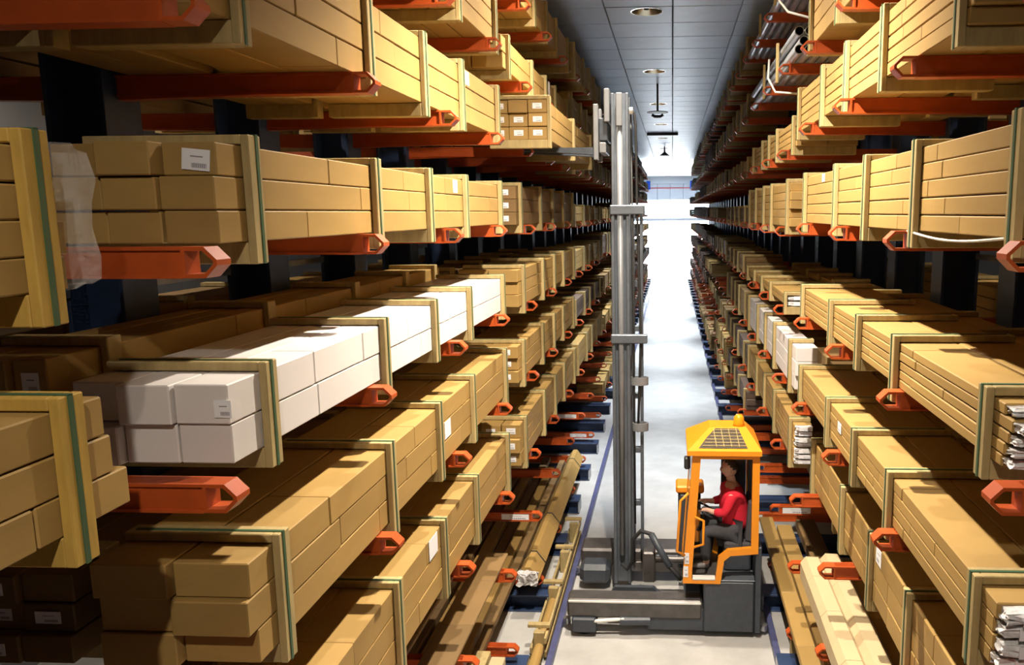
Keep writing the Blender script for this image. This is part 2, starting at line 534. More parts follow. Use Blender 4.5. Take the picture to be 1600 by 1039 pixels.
# floor guide rails
for xx, nm in ((-1.33, 'left'), (1.17, 'right')):
    o = MB().box((xx - 0.035, -4, 0.0), (xx + 0.035, 58, 0.09), 'rail_blue', 0.006).build('guide_rail')
    tag(o, f'blue steel guide rail on the floor along the {nm} rack', 'rail', 'floor guide rails')

# ------------------------------------------------------------------ racks
ARM_L = [2.74 + 1.62 * k for k in range(-1, 34)]
ARM_R = [2.95 + 1.60 * k for k in range(-1, 34)]
COLX = {-1: -3.05, 1: 2.55}
TIPX = {-1: -1.60, 1: 1.20}
FACE = {-1: -1.70, 1: 1.30}
# bottoms of the bundles on each level, lowest shelf first; arm tops are 0.09 higher
LV = {
    (-1, 0): [0.33, 1.16, 2.00, 2.93, 3.83, 4.70, 5.57, 6.43, 7.18],
    (-1, 1): [0.33, 1.16, 1.96, 2.93, 3.78, 4.68, 5.57, 6.29, 7.18],
    (-1, 2): [0.33, 1.16, 1.98, 2.90, 3.78, 4.66, 5.57, 6.35, 7.18],
    (1, 0): [0.51, 1.24, 1.96, 2.92, 3.78, 4.70, 5.64, 6.38, 7.40],
    (1, 1): [0.51, 1.24, 2.07, 2.89, 3.72, 4.64, 5.51, 6.46, 7.39],
    (1, 2): [0.51, 1.24, 2.07, 2.89, 3.74, 4.64, 5.50, 6.42, 7.45],
}
def bay_of(y):
    return 0 if y < 8.3 else (1 if y < 13.8 else 2)
def levels(side, y):
    return LV[side, bay_of(y)]

ARMM = {}
for s in (-1, 1):
    L = abs(TIPX[s] - COLX[s])
    d = -s                     # arms reach towards the aisle
    b = MB()
    b.prism([(0, 0), (d * (L - 0.13), 0), (d * (L - 0.13), -0.10), (0, -0.13)], 1, -0.036, 0.036, 'orange_paint')
    b.box((0, -0.046, -0.012), (d * (L - 0.13), 0.046, 0.0), 'orange_paint', 0)
    b.box((0, -0.046, -0.112), (d * (L - 0.13), 0.046, -0.10), 'orange_paint', 0)
    tp = MB()
    a = L - 0.13
    out = [(d * a, 0), (d * (L - 0.045), 0), (d * L, -0.045), (d * L, -0.065), (d * (L - 0.045), -0.11), (d * a, -0.11)]
    inn = [(d * (a + 0.014), -0.014), (d * (L - 0.05), -0.014), (d * (L - 0.014), -0.05), (d * (L - 0.014), -0.06), (d * (L - 0.05), -0.096), (d * (a + 0.014), -0.096)]
    tp.ring(out, inn, 1, -0.045, 0.045, 'orange_paint')
    ARMM[s] = (b.mesh('arm'), tp.mesh('tip_loop'))
    j = MB()
    j.v, j.f, j.mi, j.m = list(b.v) + list(tp.v), b.f + [tuple(i + len(b.v) for i in q) for q in tp.f], b.mi + tp.mi, ['orange_paint']
    ARMM[s, 'far'] = j.mesh('arm')
def column_mesh(s):
    b = MB()
    x0, x1 = 0.0, s * 0.34
    b.box((x0, -0.15, 0), (s * 0.025, 0.15, 8.05), 'blue_paint', 0.003)
    b.box((s * 0.315, -0.15, 0), (x1, 0.15, 8.05), 'blue_paint', 0.003)
    b.box((s * 0.025, -0.012, 0), (s * 0.315, 0.012, 8.05), 'blue_paint', 0)
    return b.mesh('column')
def base_mesh(s):
    b = MB()
    L = abs(TIPX[s] - COLX[s]) + 0.08
    b.box((0, -0.15, 0.20), (-s * L, 0.15, 0.225), 'blue_paint', 0.003)
    b.box((0, -0.15, 0.0), (-s * L, 0.15, 0.02), 'blue_paint', 0.003)
    b.box((0, -0.012, 0.02), (-s * L, 0.012, 0.20), 'blue_paint', 0)
    b.box((-s * (L - 0.02), -0.15, 0.02), (-s * L, 0.15, 0.20), 'galvanised', 0)
    return b.mesh('base')
COLM = {s: column_mesh(s) for s in (-1, 1)}
BASM = {s: base_mesh(s) for s in (-1, 1)}
def nth(i):
    return ORD[i] if i < len(ORD) else ['fifteenth', 'sixteenth', 'seventeenth', 'eighteenth', 'nineteenth', 'twentieth', 'twenty-first', 'twenty-second', 'twenty-third', 'twenty-fourth', 'twenty-fifth', 'twenty-sixth', 'twenty-seventh', 'twenty-eighth', 'twenty-ninth', 'thirtieth', 'thirty-first', 'thirty-second', 'thirty-third', 'thirty-fourth', 'thirty-fifth'][i - len(ORD)]
for s, arms in ((-1, ARM_L), (1, ARM_R)):
    sn = 'left' if s < 0 else 'right'
    for i, y in enumerate(arms):
        if y > 57.5 or (s > 0 and y < 2): continue
        t = thing('cantilever_rack', f'dark blue cantilever column with orange arms, {nth(i - (0 if s < 0 else 1))} from camera in {sn} rack', 'rack', (COLX[s], y, 0), f'{sn} cantilever rack columns')
        t['kind'] = 'thing'
        link(bpy.data.objects.new('column', COLM[s]), t)
        link(bpy.data.objects.new('base', BASM[s]), t)
        for k, z in enumerate(levels(s, y)):
            if k == 8 and y < 8: continue
            zt = z + 0.09
            if y < 18:
                a = link(bpy.data.objects.new('arm', ARMM[s][0]), t); a.location = (0, 0, zt)
                link(bpy.data.objects.new('tip_loop', ARMM[s][1]), a)
                lp = (s > 0 and k in (0, 1) and i in (4, 5)) or (s < 0 and ((k == 1 and i in (5, 8)) or (k == 0 and i in (6, 9))))
                if lp:
                    u = abs(TIPX[s] - COLX[s])
                    q = B('arm_label', a, (-s * (u - 0.50), -0.040, -0.092), (-s * (u - 0.16), -0.0375, -0.02), 'paper_label', 0)
            else:
                a = link(bpy.data.objects.new('arm', ARMM[s, 'far']), t); a.location = (0, 0, zt)
        if y < 14:
            for k in (3, 4, 5, 6, 7):
                a = link(bpy.data.objects.new('arm', ARMM[-s, 'far']), t); a.location = (s * 0.34, 0, levels(s, y)[k] + 0.09)
        if y < 30:
            p = arms[1] - arms[0]
            for z in (1.7, 4.45, 7.0):
                B('brace', t, (s * 0.30, 0.16, z), (s * 0.335, p - 0.16, z + 0.05), 'blue_paint' if z != 4.45 else 'galvanised', 0)

# ------------------------------------------------------------------ carton bundles
def fix_frames(s, ys):
    arms = ARM_L if s < 0 else ARM_R
    out = []
    for y in ys:
        a = min(arms, key=lambda q: abs(q - y))
        if abs(a - y) < 0.125:
            y = a + (0.125 if y >= a else -0.125)
        out.append(y)
    return out

def strap_mesh(s, W, H):
    key = ('strap', s, round(W, 3), round(H, 3))
    if key not in CACHE:
        b = MB()
        b.box((-s * 0.004, -0.009, 0), (0, 0.009, H + 0.003), 'strap_green', 0)
        b.box((-s * 0.004, -0.009, H), (s * W, 0.009, H + 0.004), 'strap_green', 0)
        CACHE[key] = b.mesh('strap')
    return CACHE[key]

def foil(name, parent, p0, p1, m_='plastic_film', amp=0.018, seed=0):
    rnd = random.Random(seed)
    bm = bmesh.new()
    bmesh.ops.create_cube(bm, size=1.0)
    bmesh.ops.subdivide_edges(bm, edges=bm.edges[:], cuts=4, use_grid_fill=True)
    d = [p1[i] - p0[i] for i in range(3)]
    c = [(p1[i] + p0[i]) / 2 for i in range(3)]
    for v in bm.verts:
        v.co = Vector([v.co[i] * abs(d[i]) for i in range(3)]) + Vector([rnd.uniform(-amp, amp) * min(1, abs(d[i]) * 8) for i in range(3)])
    me = bpy.data.meshes.new(name); bm.to_mesh(me); bm.free()
    me.materials.append(MATS[m_])
    o = bpy.data.objects.new(name, me); o.location = c
    return link(o, parent)

def bundle(s, frames, z0, z1, rows, cols, label, detail=2, X=None, W=0.66, m_='cardboard', ext=(0.24, 0.16), group=None,
           seed=0, front_labels=(), end_labels=False, end='carton', frame_mat='timber', seg=(0.7, 1.5), name='carton_bundle', drop=(), straps=True):
    rnd = random.Random(seed * 7 + 3)
    Xf = FACE[s] if X is None else X
    frames = fix_frames(s, frames)
    y0, y1 = frames[0] - ext[0], frames[-1] + ext[1]
    ym = (y0 + y1) / 2
    pt, bt, tt = 0.034, 0.09, 0.04
    t = thing(name, label, 'bundle', (Xf, ym, z0), group)
    H = z1 - z0
    cz0, cz1 = bt + 0.002, H - tt
    rh = (cz1 - cz0) / rows
    cw = W / cols
    def U(u): return s * u
    for r in range(rows):
        for c in range(cols):
            if (r, c) in drop: continue
            u0, u1 = pt + 0.003 + c * cw, pt + 0.003 + (c + 1) * cw - rnd.choice((0.004, 0.006, 0.010))
            za, zb = cz0 + r * rh, cz0 + (r + 1) * rh - rnd.choice((0.003, 0.004, 0.006))
            ja, jb = rnd.uniform(-0.05, 0.05), rnd.uniform(-0.05, 0.05)
            a, b_ = y0 - ym + ja, y1 - ym + jb
            if end == 'foil':
                a += 0.10
            if detail >= 2 and c == 0:
                core = B('carton', t, (U(u0 + 0.005), a + 0.01, za + 0.005), (U(u1 - 0.004), b_ - 0.01, zb - 0.004), m_, 0.004)
                ctr = core.location
                y = a
                while y < b_ - 0.05:
                    ln = rnd.uniform(*seg)
                    e = min(b_, y + ln)
                    if b_ - e < 0.35: e = b_
                    g = rnd.choice((0, 0, 0.001, 0.003))
                    q = B('sleeve', core, (U(u0 - g), y, za), (U(u1), round(e - 0.004, 2), zb), m_, 0.005)
                    q.location = Vector(q.location) - ctr
                    y = e
            else:
                core = B('carton', t, (U(u0), round(a, 2), za), (U(u1), round(b_, 2), zb), m_, 0.005)
            if end_labels and detail >= 1:
                w = (u1 - u0)
                q = B('paper_label', t, (U(u0 + w * 0.25), a - 0.004, za + rh * 0.3), (U(u0 + w * 0.75), a - 0.001, za + rh * 0.72), 'paper_label', 0)
            if end == 'foil' and detail >= 1:
                foil('wrapped_profile_end', t, (U(u0 + 0.012), a - 0.07, za + 0.01), (U(u1 - 0.012), a + 0.03, zb - 0.008), 'plastic_film', 0.012, seed * 50 + r * 5 + c)
                w = u1 - u0
                B('paper_label', t, (U(u0 + w * 0.22), a - 0.088, za + rh * 0.18), (U(u0 + w * 0.95), a - 0.084, za + rh * 0.86), 'paper_label', 0)
    for y in frames:
        yl = y - ym
        hw = 0.047
        tilt = rnd.uniform(-0.008, 0.008)
        p = B('post', t, (0, yl - hw, 0.0), (U(pt), yl + hw, H), frame_mat, 0.004)
        p.rotation_euler = (tilt, 0, 0)
        B('bottom_batten', t, (U(pt), yl - hw, 0.0), (U(W + pt), yl + hw, bt), frame_mat, 0.004)
        B('top_batten', t, (U(pt), yl - hw, H - tt + 0.001), (U(W + pt), yl + hw, H), frame_mat, 0.004)
        if detail >= 2 and straps:
            q = link(bpy.data.objects.new('strap', strap_mesh(s, W, H)), t)
            q.location = (0, yl + rnd.uniform(-0.012, 0.012), 0)
    for (fy, row, w, h) in front_labels:
        za = cz0 + row * rh
        q = B('paper_label', t, (U(pt + 0.0), fy - ym, za + rh * 0.5 - h / 2), (U(pt - 0.003), fy - ym + w, za + rh * 0.5 + h / 2), 'paper_label', 0)
    return t

def far_bundle(s, y_first, z0, H, rows, label, m_, group, W=0.62, nf=5, X=None, seed=0):
    """a bundle too far away to show single parts: one mesh"""
    rnd = random.Random(seed)
    Xf = FACE[s] if X is None else X
    L = 4.9
    b = MB()
    rh = (H - 0.12) / rows
    for r in range(rows):
        b.box((s * 0.03, -0.2, 0.09 + r * rh), (s * W, L, 0.09 + (r + 1) * rh - 0.008), m_, 0.006)
    for k in range(nf):
        y = 4.7 * k / (nf - 1)
        b.box((0, y - 0.045, 0), (s * 0.034, y + 0.045, H), 'timber' if m_ != 'cardboard_dark' else m_, 0)
        b.box((s * 0.034, y - 0.045, 0), (s * W, y + 0.045, 0.089), 'timber' if m_ != 'cardboard_dark' else m_, 0)
        b.box((s * 0.034, y - 0.045, H - 0.03), (s * W, y + 0.045, H), 'timber' if m_ != 'cardboard_dark' else m_, 0)
    o = b.build('carton_bundle', None, (Xf, y_first, z0))
    return tag(o, label, 'bundle', group)

FA = [3.2, 4.57, 5.58, 6.57, 7.9]
FB = [8.8, 10.15, 11.15, 12.1, 13.4]
GA, GB = 'carton bundles of the near left bay', 'carton bundles of the second left bay'
HA, HB = 'carton bundles of the near right bay', 'carton bundles of the second right bay'
# left, nearest bay (ends beside the camera)
bundle(-1, [-2.6, -1.3, -0.2, 0.9, 2.07], 4.60, 5.13, 4, 3, 'golden timber-strapped bundle with cling film end, cut off at left edge, upper', 2, ext=(0.2, 0.1), seed=1, frame_mat='timber_yellow', group='bundles beside the camera')
bundle(-1, [-2.6, -1.3, -0.2, 0.9, 2.09], 3.90, 4.40, 3, 3, 'golden carton bundle with green straps cut off at left edge, lower', 2, ext=(0.2, 0.2), seed=2, frame_mat='timber_yellow', group='bundles beside the camera')
# left bay A
bundle(-1, FA, 6.43, 7.02, 3, 3, 'topmost bundle in the near left bay, cut by the top edge', 2, seed=3, group=GA)
bundle(-1, FA, 5.57, 6.14, 3, 2, 'large carton bundle at upper left with broad shadowed underside', 2, seed=4, group=GA, end_labels=False, front_labels=[(6.75, 2, 0.12, 0.11)])
bundle(-1, FA, 4.70, 5.22, 3, 3, 'three-row carton bundle at eye level on near left shelf, label on end', 2, seed=5, group=GA, front_labels=[(6.25, 2, 0.12, 0.10)])
bundle(-1, FA, 3.83, 4.29, 2, 3, 'bundle of white cartons in timber frames, near left bay', 2, seed=6, group=GA, m_='white_card', ext=(0.27, 0.12), seg=(0.55, 1.2))
bundle(-1, FA, 2.93, 3.53, 3, 2, 'three-row carton bundle on the shelf directly below the white cartons', 2, seed=7, group=GA, front_labels=[(5.75, 1, 0.16, 0.13)])
bundle(-1, FA, 2.00, 2.63, 3, 2, 'carton bundle two shelves below the white cartons, near left bay', 2, seed=8, group=GA, front_labels=[(5.25, 2, 0.2, 0.15)], ext=(0.24, 0.1))
# left bay A, second row behind
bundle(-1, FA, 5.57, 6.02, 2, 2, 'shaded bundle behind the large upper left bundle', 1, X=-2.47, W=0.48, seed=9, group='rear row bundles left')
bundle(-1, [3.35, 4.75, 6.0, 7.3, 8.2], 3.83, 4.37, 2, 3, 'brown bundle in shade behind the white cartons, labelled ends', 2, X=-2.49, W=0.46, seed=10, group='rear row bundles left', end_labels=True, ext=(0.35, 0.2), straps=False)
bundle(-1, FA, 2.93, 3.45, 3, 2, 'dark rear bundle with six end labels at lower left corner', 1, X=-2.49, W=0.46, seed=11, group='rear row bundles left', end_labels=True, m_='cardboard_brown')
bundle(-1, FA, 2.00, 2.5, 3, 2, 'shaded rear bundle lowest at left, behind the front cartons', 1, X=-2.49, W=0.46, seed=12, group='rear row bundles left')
bundle(-1, [-2.4, -1.2, 0.0, 1.2, 2.5], 2.00, 2.5, 3, 2, 'added dark rear bundle at the bottom left corner, covering bright floor', 1, X=-2.49, W=0.46, seed=22, group='rear row bundles left', m_='cardboard_brown')  # bundle added to cover the lit floor in the corner gap
# left bay B
bundle(-1, FB, 7.18, 7.74, 3, 2, 'bright bundle on the highest left shelf just under the ceiling', 2, seed=13, group=GB)
bundle(-1, [8.5, 9.9, 10.9, 11.85, 13.2], 6.29, 6.74, 2, 2, 'sunny yellow bundle below the ceiling bundle, second left bay', 2, seed=14, group=GB, front_labels=[(11.3, 1, 0.14, 0.2)])
bundle(-1, [8.55, 10.65, 12.85], 5.585, 6.13, 3, 3, 'bundle lifted by the mast forks, six labelled carton ends', 2, X=-1.29, W=0.62, seed=15, group=GB, end_labels=True, ext=(0.06, 0.1), straps=False)
bundle(-1, [8.85, 10.2, 11.25, 12.35, 13.5], 4.68, 5.24, 3, 2, 'dim brown bundle at eye level, second left bay, label on end', 2, X=-1.68, seed=16, group=GB, end_labels=True, m_='cardboard_brown', ext=(0.2, 0.1))
bundle(-1, FB, 3.78, 4.33, 3, 2, 'bright bundle beyond the white cartons with open carton end', 2, X=-1.66, seed=17, group=GB)
bundle(-1, FB, 2.93, 3.48, 3, 2, 'bundle with labelled ends beyond the white cartons, one shelf lower', 2, X=-1.68, seed=18, group=GB, end_labels=True)
bundle(-1, FB, 1.96, 2.58, 3, 3, 'second left bay bundle two shelves above the empty arms, labelled ends', 2, X=-1.68, seed=19, group=GB, end_labels=True)
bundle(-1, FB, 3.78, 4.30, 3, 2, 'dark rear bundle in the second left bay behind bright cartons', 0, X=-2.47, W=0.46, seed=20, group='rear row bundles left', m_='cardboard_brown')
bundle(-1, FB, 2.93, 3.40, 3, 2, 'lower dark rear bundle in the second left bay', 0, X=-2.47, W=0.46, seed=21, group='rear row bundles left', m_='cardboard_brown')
# right bay A
RA = [3.3, 4.65, 5.6, 6.58, 8.0]
RB = [8.75, 10.12, 11.1, 12.1, 13.5]
bundle(1, [3.4, 4.7, 5.7, 6.7, 7.95], 6.38, 6.95, 3, 2, 'yellow bundle at top of near right bay, cut by the top edge', 2, seed=30, group=HA)
bundle(1, [3.87, 5.22, 6.29, 7.25, 8.54], 5.64, 6.17, 5, 2, 'pale bundle of thin cartons at upper right, broad lit underside', 2, seed=31, group=HA, ext=(0.1, 0.1))
bundle(1, [3.14, 4.5, 5.54, 6.55, 8.03], 4.70, 5.28, 5, 2, 'five-row pale bundle at eye level on near right shelf', 2, seed=32, group=HA, front_labels=[(7.1, 4, 0.12, 0.07)])
bundle(1, RA, 3.78, 4.18, 5, 2, 'bundle of thin cartons at right with white labels on wrapped ends', 2, seed=33, group=HA, end='foil', ext=(0.28, 0.1))
bundle(1, RA, 2.92, 3.35, 4, 2, 'four-row bundle at lower right with crumpled plastic wrapped ends', 2, seed=34, group=HA, end='foil', ext=(0.28, 0.1), front_labels=[(6.1, 2, 0.12, 0.08)])
bundle(1, RA, 1.96, 2.57, 3, 2, 'recessed bundle with plank sides below the lower right bundle', 2, X=1.45, W=0.5, seed=35, group=HA, seg=(0.5, 1.0), front_labels=[(5.35, 2, 0.14, 0.12)])
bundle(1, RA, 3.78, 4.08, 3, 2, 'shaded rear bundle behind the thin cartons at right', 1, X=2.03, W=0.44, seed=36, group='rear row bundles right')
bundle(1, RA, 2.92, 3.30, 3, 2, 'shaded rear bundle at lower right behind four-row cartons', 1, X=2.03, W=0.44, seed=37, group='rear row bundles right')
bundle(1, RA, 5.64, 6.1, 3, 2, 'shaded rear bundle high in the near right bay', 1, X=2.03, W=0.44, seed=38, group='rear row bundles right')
# right bay B
bundle(1, [8.9, 10.25, 11.1, 11.9, 13.2], 5.51, 5.93, 4, 2, 'bright bundle above eye level in second right bay, orange arms below', 2, seed=39, group=HB, ext=(0.1, 0.1))
bundle(1, [9.25, 10.7, 11.6, 12.55, 13.7], 4.64, 5.27, 5, 2, 'second right bay bundle at eye level with grey plastic wrapped end', 2, seed=40, group=HB, ext=(0.1, 0.1))
bundle(1, [9.2, 10.6, 11.65, 12.6, 13.85], 3.72, 3.98, 2, 2, 'low flat bundle with dark wrapped end, second right bay', 2, seed=41, group=HB, end='foil', ext=(0.1, 0.1))
bundle(1, RB, 2.89, 3.50, 3, 1, 'narrow bundle of printed white cartons, second right bay', 2, W=0.24, seed=42, group=HB, m_='white_card', seg=(0.6, 1.0), ext=(0.3, 0.1))
bundle(1, [8.6, 9.98, 11.06, 12.1, 13.45], 2.07, 2.64, 7, 1, 'narrow stack of thin boards with silver wrapped ends above the forklift', 2, W=0.2, seed=43, group=HB, end='foil', ext=(0.22, 0.1))
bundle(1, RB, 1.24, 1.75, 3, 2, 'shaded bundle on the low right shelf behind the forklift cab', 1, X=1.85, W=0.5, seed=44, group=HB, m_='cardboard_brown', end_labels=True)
bundle(1, RB, 3.72, 4.05, 2, 2, 'shaded rear bundle, second right bay, fifth shelf', 0, X=2.03, W=0.44, seed=45, group='rear row bundles right')
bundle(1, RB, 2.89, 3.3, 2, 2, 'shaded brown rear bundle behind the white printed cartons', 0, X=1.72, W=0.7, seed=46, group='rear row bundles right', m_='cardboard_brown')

# cling film over the end of the cut-off upper left bundle
film = foil('plastic_film', None, (-1.755, 2.14, 4.70), (-2.36, 2.33, 5.10), 'clear_film', 0.016, 5)
tag(film, 'crumpled clear plastic film over the cut-off bundle end at left', 'film')
q = bpy.data.objects.get('carton_bundle')
film.parent = q; film.location = film.location - q.location
del film['category']
# loose labels on ends facing the camera
def end_label(root_label, p0, p1, rot=0.0):
    r = next(o for o in bpy.data.objects if o.get('label') == root_label)
    cx_, cz_ = (p0[0] + p1[0]) / 2, (p0[2] + p1[2]) / 2
    ys = []
    for q in r.children_recursive:
        if q.name.split('.')[0] in ('carton', 'sleeve'):
            w = Vector(q.location) + r.location + (Vector(q.parent.location) if q.parent is not r else Vector())
            d = q.data.vertices
            hx, hy, hz = (max(v.co[i] for v in d) for i in range(3))
            if abs(w.x - cx_) < hx and abs(w.z - cz_) < hz:
                ys.append(w.y - hy)
    yf = min(ys) - 0.0035 if ys else p0[1]
    o = B('paper_label', r, (p0[0], yf - 0.0015, p0[2]), (p1[0], yf + 0.0015, p1[2]), 'paper_label', 0)
    o.location = Vector(o.location) - r.location
    o.rotation_euler = (0, rot, 0)
end_label('three-row carton bundle at eye level on near left shelf, label on end', (-1.87, 2.895, 5.07), (-1.76, 2.90, 5.15), 0.1)
end_label('bundle of white cartons in timber frames, near left bay', (-1.79, 2.868, 4.115), (-1.72, 2.872, 4.185), 0.0)

# bundles on the far side of the uprights, seen through the gaps
for s in (-1, 1):
    sn = 'left' if s < 0 else 'right'
    for bi, f0 in enumerate((2.2, 7.7)):
        for k in (3, 4, 5, 6, 7):
            z = LV[s, bi][k]
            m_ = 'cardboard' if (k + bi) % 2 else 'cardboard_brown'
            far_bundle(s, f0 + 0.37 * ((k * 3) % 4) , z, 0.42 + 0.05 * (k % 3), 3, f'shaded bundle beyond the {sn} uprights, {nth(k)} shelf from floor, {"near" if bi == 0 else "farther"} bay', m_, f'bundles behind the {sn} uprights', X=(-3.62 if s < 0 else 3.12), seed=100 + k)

# bundles of the bays farther down the aisle
for s in (-1, 1):
    sn = 'left' if s < 0 else 'right'
    for b_ in range(2, 10):
        y0 = (3.2 if s < 0 else 3.35) + 5.42 * b_
        for k in range(9):
            rnd = random.Random(1000 + b_ * 40 + k * 3 + (7 if s > 0 else 0))
            if s < 0 and k < 2 and b_ == 2: continue
            if rnd.random() < (0.10 if k > 1 else 0.35): continue
            z = LV[s, 2][k]
            up = (LV[s, 2][k + 1] if k < 8 else 8.25)
            H = min(up - z - 0.2, rnd.uniform(0.34, 0.62))
            rows = rnd.choice((2, 3, 3, 4))
            tone = rnd.random()
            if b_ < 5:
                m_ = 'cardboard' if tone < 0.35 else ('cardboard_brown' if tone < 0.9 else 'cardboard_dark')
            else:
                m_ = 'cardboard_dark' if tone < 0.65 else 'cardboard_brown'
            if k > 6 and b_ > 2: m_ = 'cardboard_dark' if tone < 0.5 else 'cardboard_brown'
            word = {'cardboard': 'tan', 'cardboard_brown': 'brown', 'cardboard_dark': 'dark'}[m_]
            lab = f'{word} bundle, {sn} rack, {nth(k)} shelf from floor, {nth(b_)} bay from camera'
            grp = f'bundles in the far {sn} bays'
            if b_ < 4:
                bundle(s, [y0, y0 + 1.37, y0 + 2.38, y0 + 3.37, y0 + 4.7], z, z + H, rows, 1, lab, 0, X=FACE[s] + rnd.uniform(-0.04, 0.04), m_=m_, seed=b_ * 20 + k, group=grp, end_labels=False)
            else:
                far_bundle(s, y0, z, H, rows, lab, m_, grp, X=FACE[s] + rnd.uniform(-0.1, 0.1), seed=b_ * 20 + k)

# ------------------------------------------------------------------ loose long goods on the low shelves
def long_box(name, label, x0, x1, y0, y1, z0, z1, m_, group, cat='package', seams=True, seed=0):
    t = thing(name, label, cat, ((x0 + x1) / 2, y0, z0), group)
    w, h = (x1 - x0) / 2, z1 - z0
    rnd = random.Random(seed)
    y = 0.0
    L = y1 - y0
    while y < L - 0.05:
        e = min(L, y + rnd.uniform(0.7, 1.3))
        if L - e < 0.3: e = L
        B('wrapping_sleeve', t, (-w, y, 0), (w, e - 0.005, h + rnd.choice((0, 0.002))), m_, 0.006)
        y = e
    return t
GL = 'long brown packages low in the left rack'
for i, (xa, xb, ya, yb, za, zb, m_) in enumerate((
        (-2.02, -1.92, 6.2, 13.6, 0.425, 0.50, 'cardboard_brown'), (-2.18, -2.05, 5.6, 13.2, 0.425, 0.52, 'cardboard'),
        (-2.34, -2.21, 6.0, 13.8, 0.425, 0.49, 'cardboard_brown'), (-2.52, -2.38, 5.4, 12.9, 0.425, 0.53, 'cardboard'),
        (-2.74, -2.56, 6.1, 13.4, 0.425, 0.55, 'cardboard_brown'), (-2.92, -2.78, 5.8, 13.0, 0.425, 0.5, 'cardboard'))):
    long_box('long_package', f'{nth(i)} long brown package from the aisle on the lowest left shelf', xa, xb, ya, yb, za, zb, m_, GL, seed=i)
long_box('long_board', 'wide dark brown board on the left shelf above the floor packages', -2.06, -1.76, 5.2, 7.95, 1.255, 1.285, 'cardboard_brown', GL, 'board', seed=20)
long_box('long_board', 'narrow dark board lying farther back on the second left shelf', -2.5, -2.2, 4.4, 7.9, 1.255, 1.29, 'cardboard_brown', GL, 'board', seed=21)

for i, (xa, xb, ya, yb, m_) in enumerate(((-1.78, -1.64, 4.2, 7.15, 'wrap_paper'), (-1.97, -1.81, 4.0, 7.25, 'timber'), (-2.12, -2.0, 4.1, 5.5, 'timber'))):
    long_box('pale_package', f'{nth(i)} pale profile package from aisle at the bottom edge, lowest left shelf', xa, xb, ya, yb, 0.425, 0.56, m_, GL, seed=40 + i)
# angled carton profile with black straps and foil end
t = thing('angle_carton', 'long ridged tan carton with black straps and foil end on lowest left shelf', 'package', (-1.745, 9.0, 0.422))
prof = [(-0.13, 0), (0.10, 0), (0.13, 0.05), (0.02, 0.20), (-0.05, 0.20), (-0.13, 0.10)]
y = 0.0
for e in (0.55, 1.5, 2.4, 3.4, 4.1, 4.85):
    MB().prism(prof, 1, y, e - 0.008, 'cardboard').build('wrapping_sleeve', t)
    y = e
for e in (0.45, 1.75, 4.3):
    q = [(p[0] * 1.04, p[1] * 1.03 - 0.002) for p in prof]
    MB().ring(q, prof, 1, e, e + 0.03, 'lamp_black').build('strap', t)
foil('foil_end', t, (-0.12, -0.10, 0.01), (0.10, 0.02, 0.15), 'plastic_film', 0.03, 77)

# open timber crate strip along the left guide rail
t = thing('timber_crate', 'narrow slatted timber crate beside the left floor rail', 'crate', (-1.47, 8.1, 0))
for k, yy in enumerate((0.0, 1.05, 2.1, 3.1)):
    MB().box((-0.06, yy - 0.04, 0), (0.06, yy + 0.04, 0.30), 'timber').build('upright', t)
    MB().box((-0.14, yy - 0.035, 0.26), (0.11, yy + 0.035, 0.30), 'timber').build('cross_slat', t, (0, 0.09, 0.045))
for (xx, zz) in ((-0.08, 0.12), (0.08, 0.24), (0.08, 0.08)):
    MB().box((xx - 0.014, -0.1, zz - 0.035), (xx + 0.014, 3.25, zz + 0.035), 'timber').build('rail', t)
MB().tube([(0.0, -0.7, 0.12), (0.0, 0.0, 0.12), (0.0, 1.0, 0.12)], 0.06, 'cardboard', 12).build('paper_tube', t)

# right low shelf
GR = 'long packages low in the right rack'
long_box('long_package', 'flat tan package nearest the aisle on the lowest right shelf', 1.23, 1.41, 5.4, 10.6, 0.605, 0.68, 'cardboard', GR, seed=31)
long_box('long_package', 'second flat tan package on the lowest right shelf', 1.43, 1.62, 5.4, 10.3, 0.605, 0.69, 'cardboard', GR, seed=32)
long_box('long_package', 'brown package at the back of the lowest right shelf', 1.70, 1.95, 5.6, 10.4, 0.605, 0.73, 'cardboard_brown', GR, seed=33)
for i, (xa, xb, ya, yb) in enumerate(((1.27, 1.47, 4.3, 7.42), (1.475, 1.68, 4.2, 7.5))):
    t = thing('wrapped_package', ['pale paper wrapped package at the aisle side of low right shelf', 'pale paper wrapped package behind its twin on low right shelf'][i], 'package', ((xa + xb) / 2, ya, 1.332), GR)
    w = (xb - xa) / 2
    pr = [(-w, 0), (w, 0), (w, 0.17), (w - 0.03, 0.205), (-w + 0.05, 0.21), (-w, 0.15)]
    yy = 0.0
    for e in (0.62, 1.3, 2.05, 2.7, yb - ya):
        MB().prism(pr, 1, yy, e - 0.004, 'wrap_paper').build('paper_wrap', t); yy = e
t = long_box('long_package', 'narrow olive package beside the pale wrapped packages', 1.70, 1.86, 4.2, 7.6, 1.332, 1.43, 'cardboard', GR, seed=34)
t = thing('timber_plank', 'thin timber plank with crosspiece by the right floor rail', 'plank', (1.48, 8.2, 0.0))
o = MB().box((-0.035, 0, 0.0), (0.035, 2.2, 0.05), 'timber').build('plank', t, (0, 0, 0.19)); o.rotation_euler = (0.0, 0, -0.04)
MB().box((-0.16, -0.05, 0.0), (0.2, 0.05, 0.19), 'timber').build('crosspiece', t)

